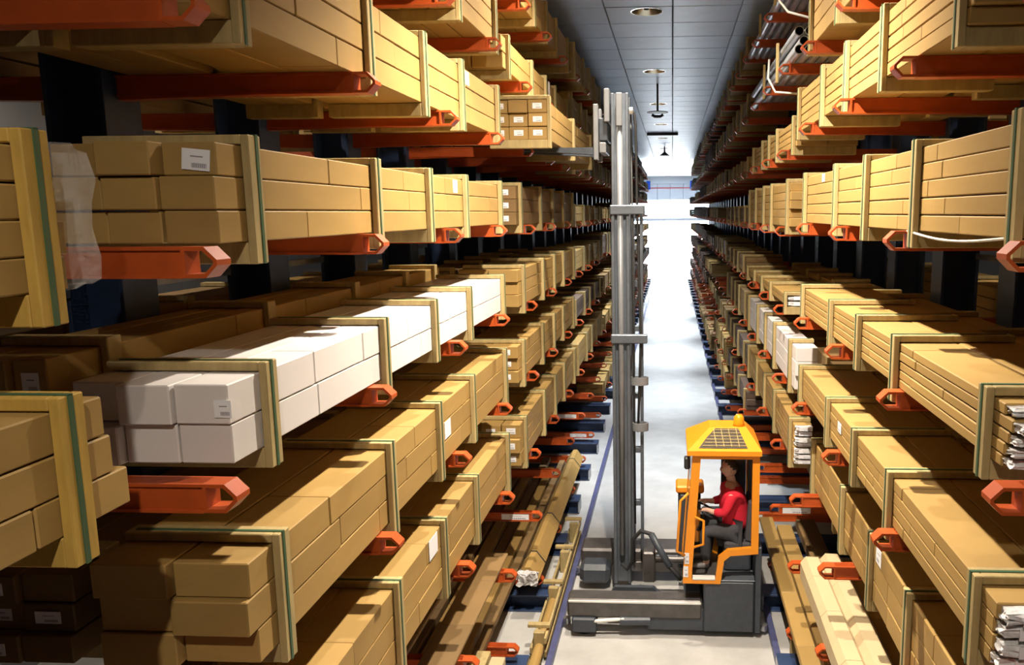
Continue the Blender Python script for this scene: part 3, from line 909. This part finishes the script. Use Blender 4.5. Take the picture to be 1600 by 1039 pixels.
# steel tubes on the high right shelves
def pipe_mesh(L, r=0.05):
    key = ('pipe', L, r)
    if key in CACHE: return CACHE[key]
    n = 14
    b = MB()
    v, f = [], []
    for (rr, y) in ((r, 0), (r, L), (r * 0.86, 0), (r * 0.86, 0.3)):
        v += [(rr * math.cos(2 * math.pi * k / n), y, rr * math.sin(2 * math.pi * k / n)) for k in range(n)]
    fo = [(k, (k + 1) % n, n + (k + 1) % n, n + k) for k in range(n)] + [(k, 2 * n + k, 2 * n + (k + 1) % n, (k + 1) % n) for k in range(n)]
    fi = [(2 * n + k, 3 * n + k, 3 * n + (k + 1) % n, 2 * n + (k + 1) % n) for k in range(n)] + [tuple(range(3 * n, 4 * n))]
    b.add(v, fo, 'pipe_steel'); b.add(v, fi, 'pipe_bore'); b.f.append(tuple(range(n, 2 * n))[::-1]); b.mi.append(0)
    me = mesh_from('tube', b.v, b.f, b.m, b.mi)
    CACHE[key] = me
    return me
for lev, (zb, y0, nx, nz, nm) in enumerate(((6.55, 8.78, 9, 3, 'lower'), (7.48, 9.6, 9, 2, 'upper'))):
    for r in range(nz):
        for k in range(nx):
            o = bpy.data.objects.new('steel_tube', pipe_mesh(4.6))
            o.location = (1.34 + 0.108 * k + (0.054 if r % 2 else 0), y0 + random.uniform(-0.06, 0.06), zb + 0.051 + r * 0.096)
            C.objects.link(o)
            tag(o, f'grey steel tube, {nth(k)} from aisle, {["bottom","middle","top"][r] if nz==3 else ["bottom","top"][r]} layer, {nm} tube shelf', 'tube', 'steel tubes on the high right shelves')
for k, (yy, zb, H) in enumerate(((9.95, 6.44, 0.46), (11.35, 6.44, 0.46), (10.3, 7.42, 0.3), (12.0, 7.42, 0.3))):
    o = MB().box((-0.016, -0.03, 0), (0.016, 0.03, H), 'timber').build('timber_stake', None, (1.262, yy, zb))
    tag(o, f'short pale timber stake holding the steel tubes, {nth(k)} of four', 'stake', 'stakes at the steel tubes')
for k, pts in enumerate(([(1.25, 10.7, 6.85), (1.23, 10.6, 6.6), (1.3, 10.4, 6.4), (1.6, 10.3, 6.36), (2.0, 10.2, 6.38), (2.3, 10.2, 6.5)],
                         [(1.28, 9.85, 7.65), (1.25, 9.8, 7.35), (1.34, 9.7, 7.2), (1.6, 9.6, 7.1), (1.9, 9.6, 7.3)])):
    o = MB().tube(pts, 0.014, 'strap_white', 8).build('white_rope', None, (0, 0, 0), True)
    tag(o, ['white rope slung under the lower steel tubes', 'white rope slung under the upper steel tubes'][k], 'rope', 'ropes at the steel tubes')
# white strap sagging under the pale eye-level bundle on the right
pts = [(1.31, 3.2 + 0.13 * k, 4.79 - 0.03 * math.sin(math.pi * k / 10)) for k in range(11)]
o = MB().tube(pts, 0.007, 'strap_white', 6).build('loose_strap', None)
r_ = next(q for q in bpy.data.objects if q.get('label') == 'five-row pale bundle at eye level on near right shelf')
o.parent = r_; o.location = -r_.location

# ------------------------------------------------------------------ side-loading reach truck
TR = thing('reach_truck', 'orange cab reach truck with tall grey mast standing across the aisle', 'forklift', (0, 0, 0))
def tb_(name, p0, p1, m_, bev=0.012, parent=None):
    return MB().box(p0, p1, m_, bev).build(name, parent or TR)
# chassis legs
tb_('front_leg', (-1.22, 8.55, 0.22), (0.36, 8.82, 0.45), 'truck_steel', 0.03)
tb_('leg_edge', (-1.2, 8.545, 0.415), (0.34, 8.56, 0.44), 'bright_edge', 0.003)
tb_('rear_leg', (-1.22, 9.95, 0.22), (0.36, 10.35, 0.45), 'truck_steel', 0.03)
tb_('wheel_cover', (-1.20, 9.62, 0.10), (-0.80, 9.94, 0.36), 'truck_grey', 0.06)
MB().tube([(0, 0, 0), (0, 0.02, 0), (0, 0.16, 0), (0, 0.18, 0)], [0.12, 0.15, 0.15, 0.12], 'rubber', 20).build('wheel', TR, (-1.02, 8.56, 0.152))
MB().tube([(0, 0, 0), (0, 0.02, 0), (0, 0.16, 0), (0, 0.18, 0)], [0.12, 0.15, 0.15, 0.12], 'rubber', 20).build('wheel', TR, (-1.02, 10.05, 0.152))
MB().tube([(0, 0, 0), (0, 0.02, 0), (0, 0.2, 0), (0, 0.22, 0)], [0.16, 0.2, 0.2, 0.16], 'rubber', 20).build('wheel', TR, (0.55, 9.5, 0.202))
tb_('wheel_fork', (-1.16, 8.50, 0.06), (-0.88, 8.58, 0.24), 'truck_grey', 0.02)
MB().tube([(-0.92, 8.52, 0.20), (-0.55, 8.53, 0.23)], 0.02, 'bright_edge', 10).build('hydraulic_rod', TR)
MB().tube([(-0.60, 8.55, 0.20), (-0.25, 8.57, 0.20)], 0.055, 'truck_grey', 12).build('hydraulic_cylinder', TR)
for xx in (-1.25,):
    for yy in (8.75, 10.1):
        MB().tube([(xx, yy, 0.05), (xx, yy, 0.12)], 0.045, 'galvanised', 14).build('guide_roller', TR)
MB().tube([(1.08, 8.68, 0.05), (1.08, 8.68, 0.12)], 0.045, 'galvanised', 14).build('guide_roller', TR)
# body
tb_('skirt', (-0.28, 8.57, 0.08), (0.37, 8.70, 0.36), 'truck_grey', 0.01)
tb_('battery_box', (0.37, 8.56, 0.07), (0.955, 9.35, 0.70), 'truck_grey', 0.02)
tb_('box_lid', (0.37, 8.56, 0.702), (0.955, 8.84, 0.715), 'mast_steel', 0.004)
tb_('rear_panel', (0.962, 8.56, 0.07), (1.03, 10.2, 1.12), 'truck_grey', 0.01)
tb_('engine_block', (0.40, 9.4, 0.10), (0.95, 10.3, 0.95), 'truck_grey', 0.03)
tb_('cross_member', (0.15, 8.84, 0.15), (0.36, 9.94, 0.42), 'truck_grey', 0.02)
tb_('reach_guide', (-0.7, 9.0, 0.20), (0.36, 9.08, 0.34), 'truck_steel', 0.01)
tb_('reach_guide', (-0.7, 9.82, 0.20), (0.36, 9.90, 0.34), 'truck_steel', 0.01)
MB().prism([(-0.76, 0.34), (-0.68, 0.47), (-0.22, 0.47), (-0.06, 0.34)], 1, 8.84, 8.90, 'truck_grey').build('carriage_plate', TR)
MB().tube([(-0.25, 9.3, 0.62), (0.34, 9.3, 0.62)], 0.05, 'truck_steel', 12).build('reach_cylinder', TR)
tb_('valve_block', (-0.36, 9.2, 0.35), (-0.2, 9.4, 0.75), 'truck_steel', 0.02)
# cab
cab = bpy.data.objects.new('cab_frame', None); cab.empty_display_size = 0.1; link(cab, TR)
def side_frame(y0, y1, nm):
    out = [(0.13, 0.68), (0.13, 0.80), (0.235, 2.22), (0.985, 2.22), (0.985, 1.05), (0.67, 1.02), (0.60, 0.96), (0.56, 0.68)]
    inn = [(0.23, 0.72), (0.235, 0.82), (0.325, 2.165), (0.905, 2.165), (0.905, 1.12), (0.64, 1.09), (0.535, 1.0), (0.50, 0.72)]
    return MB().ring(out, inn, 1, y0, y1, 'cab_orange').build(nm, TR)
side_frame(8.54, 8.60, 'cab_side_frame')
side_frame(9.28, 9.34, 'cab_side_frame')
tb_('cab_floor', (0.15, 8.60, 0.68), (0.56, 9.28, 0.72), 'truck_steel', 0.005)
tb_('step_edge', (0.24, 8.535, 0.725), (0.50, 8.62, 0.75), 'bright_edge', 0.004)
roof = MB()
lo = [(0.17, 8.48), (1.0, 8.48), (1.0, 9.40), (0.17, 9.40)]
mid = [(0.17, 8.48), (1.0, 8.48), (1.0, 9.40), (0.17, 9.40)]
hi = [(0.44, 8.90), (0.86, 8.90), (0.86, 9.2), (0.44, 9.2)]
v = [(x, y, 2.22) for x, y in lo] + [(x, y, 2.275) for x, y in mid] + [(x, y, 2.44) for x, y in hi]
f = [(3, 2, 1, 0), (8, 9, 10, 11)] + [(i, (i + 1) % 4, 4 + (i + 1) % 4, 4 + i) for i in range(4)] + [(4 + i, 4 + (i + 1) % 4, 8 + (i + 1) % 4, 8 + i) for i in range(4)]
roof.add(v, f, 'cab_orange')
rf_ = roof.build('cab_roof', TR)
# grille set into the near roof slope
def slope(u, w, lift):
    """u: 0 eave .. 1 ridge, w: x position"""
    return (w, 8.48 + u * 0.42, 2.275 + u * 0.165 + lift)
gr = MB()
gq = [slope(0.10, 0.30, 0.006), slope(0.10, 0.845, 0.006), slope(0.92, 0.765, 0.006), slope(0.92, 0.50, 0.006), slope(0.55, 0.40, 0.006)]
gr.add(gq, [(0, 1, 2, 3, 4)], 'grille')
gr.build('roof_grille', rf_)
for k in range(6):
    u = 0.18 + 0.13 * k
    xa = 0.31 + 0.19 * u + (0.02 if u > 0.5 else 0); xb = 0.845 - 0.09 * u
    MB().tube([slope(u, xa, 0.012), slope(u, xb, 0.012)], 0.006, 'timber', 6).build('grille_bar', rf_)
for k in range(4):
    xx = 0.48 + 0.085 * k
    MB().tube([slope(0.14, xx + 0.02, 0.012), slope(0.88, xx, 0.012)], 0.005, 'timber', 6).build('grille_bar', rf_)
MB().tube([(0.78, 8.97, 2.44), (0.78, 8.97, 2.47), (0.78, 8.97, 2.54), (0.78, 8.97, 2.57)], [0.07, 0.062, 0.058, 0.035], 'beacon', 16).build('beacon', TR, smooth=True)
tb_('roof_lamp', (0.14, 8.60, 2.02), (0.21, 8.70, 2.16), 'lamp_black', 0.02)
# windscreen pillar, console and glass
MB().prism([(0.14, 0.8), (0.17, 0.8), (0.265, 2.2), (0.235, 2.2)], 1, 8.62, 9.26, 'cab_glass').build('windscreen', TR)
tb_('front_console', (0.08, 9.36, 0.45), (0.36, 9.62, 1.46), 'truck_grey', 0.03)
tb_('console_cap', (0.05, 9.34, 1.462), (0.40, 9.64, 1.56), 'cab_orange', 0.03)
tb_('dashboard', (0.24, 8.95, 1.0), (0.34, 9.27, 1.36), 'cab_orange', 0.02)
# grab handles
MB().tube([(0.19, 8.50, 1.78), (0.10, 8.47, 1.70), (0.06, 8.47, 1.10), (0.15, 8.50, 1.04)], 0.016, 'cab_orange', 8).build('grab_handle', TR, smooth=True)
MB().tube([(0.26, 8.50, 1.50), (0.36, 8.49, 1.46), (0.36, 8.49, 1.18), (0.25, 8.50, 1.14)], 0.016, 'cab_orange', 8).build('grab_handle', TR, smooth=True)
B('paper_label', TR, (0.145, 8.535, 0.92), (0.20, 8.539, 1.05), 'paper_label', 0)
B('paper_label', TR, (0.135, 8.535, 0.76), (0.19, 8.539, 0.89), 'paper_label', 0)
tb_('cab_rear_panel', (0.925, 8.60, 1.10), (0.945, 9.28, 2.17), 'truck_grey', 0.004)
tb_('cab_far_panel', (0.60, 9.285, 1.10), (0.90, 9.30, 2.165), 'truck_grey', 0.002)
tb_('cab_far_panel', (0.24, 9.285, 0.72), (0.60, 9.30, 1.22), 'truck_grey', 0.002)
# seat
seat = MB().box((0.62, 8.78, 0.98), (0.93, 9.20, 1.08), 'seat_fabric', 0.03).build('seat', TR)
o = MB().box((-0.05, -0.20, 0), (0.05, 0.20, 0.50), 'seat_fabric', 0.04).build('seat_back', TR, (0.91, 8.99, 1.08)); o.rotation_euler = (0, 0.08, 0)
tb_('seat_base', (0.62, 8.80, 0.72), (0.93, 9.18, 0.975), 'truck_grey', 0.02)
# steering wheel
rg = MB().tube([(0.15 * math.cos(2 * math.pi * k / 20), 0.15 * math.sin(2 * math.pi * k / 20), 0) for k in range(21)], 0.014, 'rubber', 8, False)
o = rg.build('steering_wheel', TR, (0.42, 8.96, 1.40), True); o.rotation_euler = (0, 0.55, 0)
MB().tube([(0.42, 8.96, 1.39), (0.31, 8.96, 1.15)], 0.022, 'rubber', 8).build('steering_column', TR)
# mast: outer rails, inner ladder stage
for yy in (9.50, 9.86):
    b = MB()
    b.box((-0.73, yy - 0.06, 0.22), (-0.69, yy + 0.06, 4.95), 'mast_steel', 0.006)
    b.box((-0.55, yy - 0.06, 0.22), (-0.51, yy + 0.06, 4.95), 'mast_steel', 0.006)
    b.box((-0.69, yy + 0.01, 0.22), (-0.55, yy + 0.04, 4.95), 'mast_steel', 0)
    b.build('mast_rail', TR)
    b = MB()
    b.box((-0.72, yy - 0.05, 4.9), (-0.685, yy + 0.05, 6.28), 'mast_steel', 0.006)
    b.box((-0.55, yy - 0.05, 4.9), (-0.515, yy + 0.05, 6.28), 'mast_steel', 0.006)
    b.box((-0.685, yy - 0.01, 4.9), (-0.55, yy + 0.02, 6.28), 'mast_steel', 0)
    b.build('upper_mast_rail', TR)
MB().tube([(-0.62, 9.46, 0.6), (-0.62, 9.46, 6.22)], 0.034, 'mast_light', 14).build('lift_cylinder', TR, smooth=True)
tb_('mast_top_plate', (-0.80, 9.42, 5.95), (-0.735, 9.94, 6.33), 'mast_light', 0.01)
tb_('mast_top_beam', (-0.735, 9.57, 6.16), (-0.53, 9.80, 6.27), 'mast_steel', 0.01)
tb_('mast_cap', (-0.66, 9.41, 5.9), (-0.585, 9.45, 6.28), 'mast_light', 0.01)
for zz in (0.6, 2.0, 3.4, 4.85, 6.1):
    tb_('mast_crossbar', (-0.70, 9.57, zz), (-0.54, 9.79, zz + 0.08), 'mast_steel', 0.005)
# ladder-like rear stage
tb_('stage_rail', (-0.395, 9.60, 0.6), (-0.355, 9.68, 5.0), 'mast_steel', 0.005)
tb_('stage_rail', (-0.495, 9.60, 0.6), (-0.46, 9.68, 5.0), 'mast_steel', 0.005)
for zz in (1.2, 1.9, 2.6, 3.45, 4.0, 4.45, 4.88):
    tb_('stage_rung', (-0.46, 9.60, zz), (-0.395, 9.67, zz + 0.07), 'mast_steel', 0.004)
for (zz, x1) in ((4.88, -0.33), (3.33, -0.30)):
    tb_('mast_bracket', (-0.74, 9.40, zz), (x1, 9.47, zz + 0.11), 'mast_steel', 0.01)
for (zz, cx_, r1, r2) in ((2.80, -0.40, 0.11, 0.06), (2.22, -0.39, 0.10, 0.07)):
    out = [(cx_ + r1 * math.cos(2 * math.pi * k / 20), 9.5 + r2 * math.sin(2 * math.pi * k / 20)) for k in range(20)]
    inn = [(cx_ + (r1 - 0.015) * math.cos(2 * math.pi * k / 20), 9.5 + (r2 - 0.015) * math.sin(2 * math.pi * k / 20)) for k in range(20)]
    MB().ring(out, inn, 2, zz, zz + 0.10, 'mast_light').build('hose_guide', TR)
MB().tube([(-0.50, 9.46, 6.10), (-0.45, 9.46, 6.05), (-0.43, 9.46, 5.9), (-0.42, 9.46, 5.0), (-0.38, 9.48, 3.4), (-0.40, 9.5, 2.8), (-0.42, 9.5, 2.2)], 0.016, 'rubber', 8).build('hose', TR, smooth=True)
MB().tube([(-0.49, 9.5, 6.05), (-0.47, 9.5, 4.0), (-0.46, 9.5, 1.0)], 0.012, 'lamp_black', 8).build('lift_chain', TR, smooth=True)
MB().tube([(-0.50, 9.40, 6.07), (-0.46, 9.40, 6.07)], 0.04, 'bright_edge', 12).build('chain_pulley', TR)
hp = [(-0.62, 9.30, 0.55), (-0.55, 9.26, 0.50), (-0.48, 9.24, 0.62), (-0.48, 9.24, 0.90), (-0.38, 9.22, 1.02), (-0.25, 9.18, 1.0), (-0.15, 9.1, 0.85), (-0.02, 9.0, 0.66), (0.12, 8.9, 0.55)]
MB().tube(hp, 0.028, 'rubber', 10).build('hose', TR, smooth=True)
MB().tube(hp[5:8], 0.042, 'truck_grey', 10).build('hose_sleeve', TR, smooth=True)
# fork carriage holding the lifted bundle
tb_('fork_carriage', (-0.93, 9.45, 5.52), (-0.87, 9.55, 6.16), 'mast_light', 0.008)
tb_('fork_carriage', (-0.93, 9.90, 5.52), (-0.87, 10.0, 6.16), 'mast_light', 0.008)
tb_('fork_carriage', (-0.86, 9.45, 5.60), (-0.78, 10.0, 5.72), 'mast_light', 0.008)
tb_('carriage_back', (-0.865, 9.46, 5.74), (-0.76, 9.96, 6.0), 'truck_grey', 0.01)
for yy in (9.52, 9.94):
    MB().prism([(-0.88, 5.58), (-0.88, 5.665), (-1.90, 5.665), (-1.90, 5.64)], 1, yy - 0.055, yy + 0.055, 'truck_grey').build('fork', TR)

# ------------------------------------------------------------------ driver
def skin_mesh(name, verts, edges, radii, m_, parent=None, loc=(0, 0, 0), sub=2, root=0):
    me = bpy.data.meshes.new(name)
    me.from_pydata(verts, edges, [])
    me.materials.append(MATS[m_])
    o = bpy.data.objects.new(name, me)
    link(o, parent)
    o.location = loc
    sk = o.modifiers.new('skin', 'SKIN')
    sk.use_smooth_shade = True
    for i, r in enumerate(radii):
        rr = r if isinstance(r, tuple) else (r, r)
        me.skin_vertices[0].data[i].radius = rr
        me.skin_vertices[0].data[i].use_root = (i == root)
    sb = o.modifiers.new('sub', 'SUBSURF'); sb.levels = sub; sb.render_levels = sub
    return o
# seated, facing the mast (-x); origin at the hips
HP = (0.76, 8.99, 1.17)
bv = [(0, 0, 0), (-0.01, 0, 0.16), (-0.03, 0, 0.34), (-0.05, 0, 0.50), (-0.06, 0, 0.58), (-0.065, 0, 0.68)]
be = [(i, i + 1) for i in range(5)]
br = [(0.13, 0.15), (0.11, 0.13), (0.12, 0.15), (0.11, 0.15), (0.062, 0.062), (0.06, 0.06)]
def limb(start, pts, rs):
    p = start
    for q, r in zip(pts, rs):
        bv.append(q); br.append(r); be.append((p, len(bv) - 1)); p = len(bv) - 1
    return p
hands = {}
for sy in (-1, 1):
    h_ = limb(3, [(-0.06, sy * 0.19, 0.49), (-0.14, sy * 0.23, 0.27), (-0.29, sy * 0.17, 0.27), (-0.33, sy * 0.155, 0.285), (-0.37, sy * 0.15, 0.285)], [0.058, 0.045, 0.033, 0.027, (0.018, 0.036)])
    # four fingers and a thumb closing on the wheel
    for j in range(4):
        oy = (j - 1.5) * 0.019
        ln = (0.032, 0.038, 0.036, 0.028)[j]
        limb(h_, [(-0.405, sy * 0.15 + oy, 0.288), (-0.405 - ln, sy * 0.15 + oy, 0.272), (-0.40 - ln * 0.6, sy * 0.15 + oy, 0.245)], [0.0095, 0.0088, 0.008])
    limb(h_, [(-0.36, sy * 0.108, 0.270), (-0.388, sy * 0.098, 0.250)], [0.011, 0.009])
    limb(0, [(-0.04, sy * 0.09, -0.01), (-0.36, sy * 0.13, 0.02), (-0.35, sy * 0.13, -0.20), (-0.345, sy * 0.13, -0.38), (-0.42, sy * 0.13, -0.42)], [0.09, 0.058, 0.05, 0.04, 0.035])
person = skin_mesh('person', bv, be, br, 'skin', None, HP)
tag(person, 'driver in red jacket and dark trousers seated in the orange cab', 'person')
# clothing
jv = [(0, 0, -0.02), (-0.01, 0, 0.15), (-0.03, 0, 0.34), (-0.05, 0, 0.50), (-0.055, 0, 0.565)]
je = [(0, 1), (1, 2), (2, 3), (3, 4)]
jr = [(0.165, 0.185), (0.155, 0.175), (0.165, 0.20), (0.145, 0.19), (0.088, 0.088)]
for sy in (-1, 1):
    a = len(jv)
    jv += [(-0.06, sy * 0.20, 0.485), (-0.14, sy * 0.235, 0.275), (-0.27, sy * 0.178, 0.27)]
    jr += [0.075, 0.062, 0.048]
    je += [(3, a), (a, a + 1), (a + 1, a + 2)]
skin_mesh('jacket', jv, je, jr, 'red_cloth', person)
tv = [(0.01, 0, -0.02)]
te = []
trd = [(0.16, 0.18)]
for sy in (-1, 1):
    a = len(tv)
    tv += [(-0.05, sy * 0.10, -0.01), (-0.20, sy * 0.125, 0.015), (-0.37, sy * 0.135, 0.02), (-0.36, sy * 0.135, -0.14), (-0.35, sy * 0.13, -0.36)]
    trd += [0.115, 0.10, 0.078, 0.07, 0.062]
    te += [(0, a), (a, a + 1), (a + 1, a + 2), (a + 2, a + 3), (a + 3, a + 4)]
skin_mesh('trousers', tv, te, trd, 'trousers', person)
for sy in (-1, 1):
    skin_mesh('shoe', [(-0.31, sy * 0.13, -0.405), (-0.38, sy * 0.13, -0.405), (-0.46, sy * 0.13, -0.42), (-0.52, sy * 0.13, -0.425)], [(0, 1), (1, 2), (2, 3)], [0.045, 0.05, (0.045, 0.03), (0.035, 0.02)], 'shoe', person)
# head: an egg-shaped skull with a jaw, merged into the body mesh
def head_geo(scale=1.0, hair=False):
    v, f = [], []
    nu, nv = 20, 14
    for i in range(nv + 1):
        ph = math.pi * i / nv
        for k in range(nu):
            th = 2 * math.pi * k / nu
            x, y_, z = math.sin(ph) * math.cos(th), math.sin(ph) * math.sin(th), math.cos(ph)
            rx, ry, rz = 0.098, 0.078, 0.122
            if z < 0:                       # jaw: narrower, pushed forward
                ry *= 1 + 0.28 * z
                rx *= 1 + 0.22 * z
                x -= -0.12 * z * 0.6
            p = Vector((-0.078 + x * rx * scale, y_ * ry * scale, 0.745 + z * rz * scale))
            # nose and brow on the front (-x)
            fr = max(0.0, -x) ** 6 * max(0.0, 1 - abs(y_) * 3.2)
            if not hair and -0.45 < z < 0.1:
                p.x -= 0.026 * fr * (1 - abs(z + 0.2) * 2.2)
            v.append(p)
    for i in range(nv):
        for k in range(nu):
            f.append((i * nu + k, (i + 1) * nu + k, (i + 1) * nu + (k + 1) % nu, i * nu + (k + 1) % nu))
    return v, f
bpy.context.view_layer.update()
dg = bpy.context.evaluated_depsgraph_get()
nm = bpy.data.meshes.new_from_object(person.evaluated_get(dg))
bm = bmesh.new(); bm.from_mesh(nm)
hv, hf = head_geo()
vs_ = [bm.verts.new(p) for p in hv]
for q in hf:
    try:
        fc = bm.faces.new([vs_[i] for i in q]); fc.smooth = True
    except ValueError:
        pass
bmesh.ops.remove_doubles(bm, verts=vs_, dist=1e-5)
bm.to_mesh(nm); bm.free()
nm.materials.clear(); nm.materials.append(MATS['skin'])
person.modifiers.clear()
person.data = nm
hv, hf = head_geo(1.09, True)
keep = []
for q in hf:
    c = sum((hv[i] for i in q), Vector()) / 4
    dx, dz = c.x + 0.078, c.z - 0.745
    if dz > 0.045 - 0.75 * dx and dz > -0.085:
        keep.append(q)
o = bpy.data.objects.new('hair', mesh_from('hair', hv, keep, 'hair', smooth=True)); link(o, person)
so_ = o.modifiers.new('thickness', 'SOLIDIFY'); so_.thickness = 0.012
fb = MB()
for sy in (-1, 1):
    fb.tube([(-0.166, sy * 0.032, 0.755), (-0.172, sy * 0.032, 0.755)], 0.010, 'hair', 8)
    fb.tube([(-0.07, sy * 0.076, 0.715), (-0.06, sy * 0.086, 0.745), (-0.07, sy * 0.080, 0.775)], [0.008, 0.014, 0.008], 'skin', 6)
fb.tube([(-0.150, -0.022, 0.682), (-0.163, 0, 0.682), (-0.150, 0.022, 0.682)], 0.006, 'red_strip', 6)
fb.build('face_features', person, smooth=True)
bpy.context.view_layer.update()
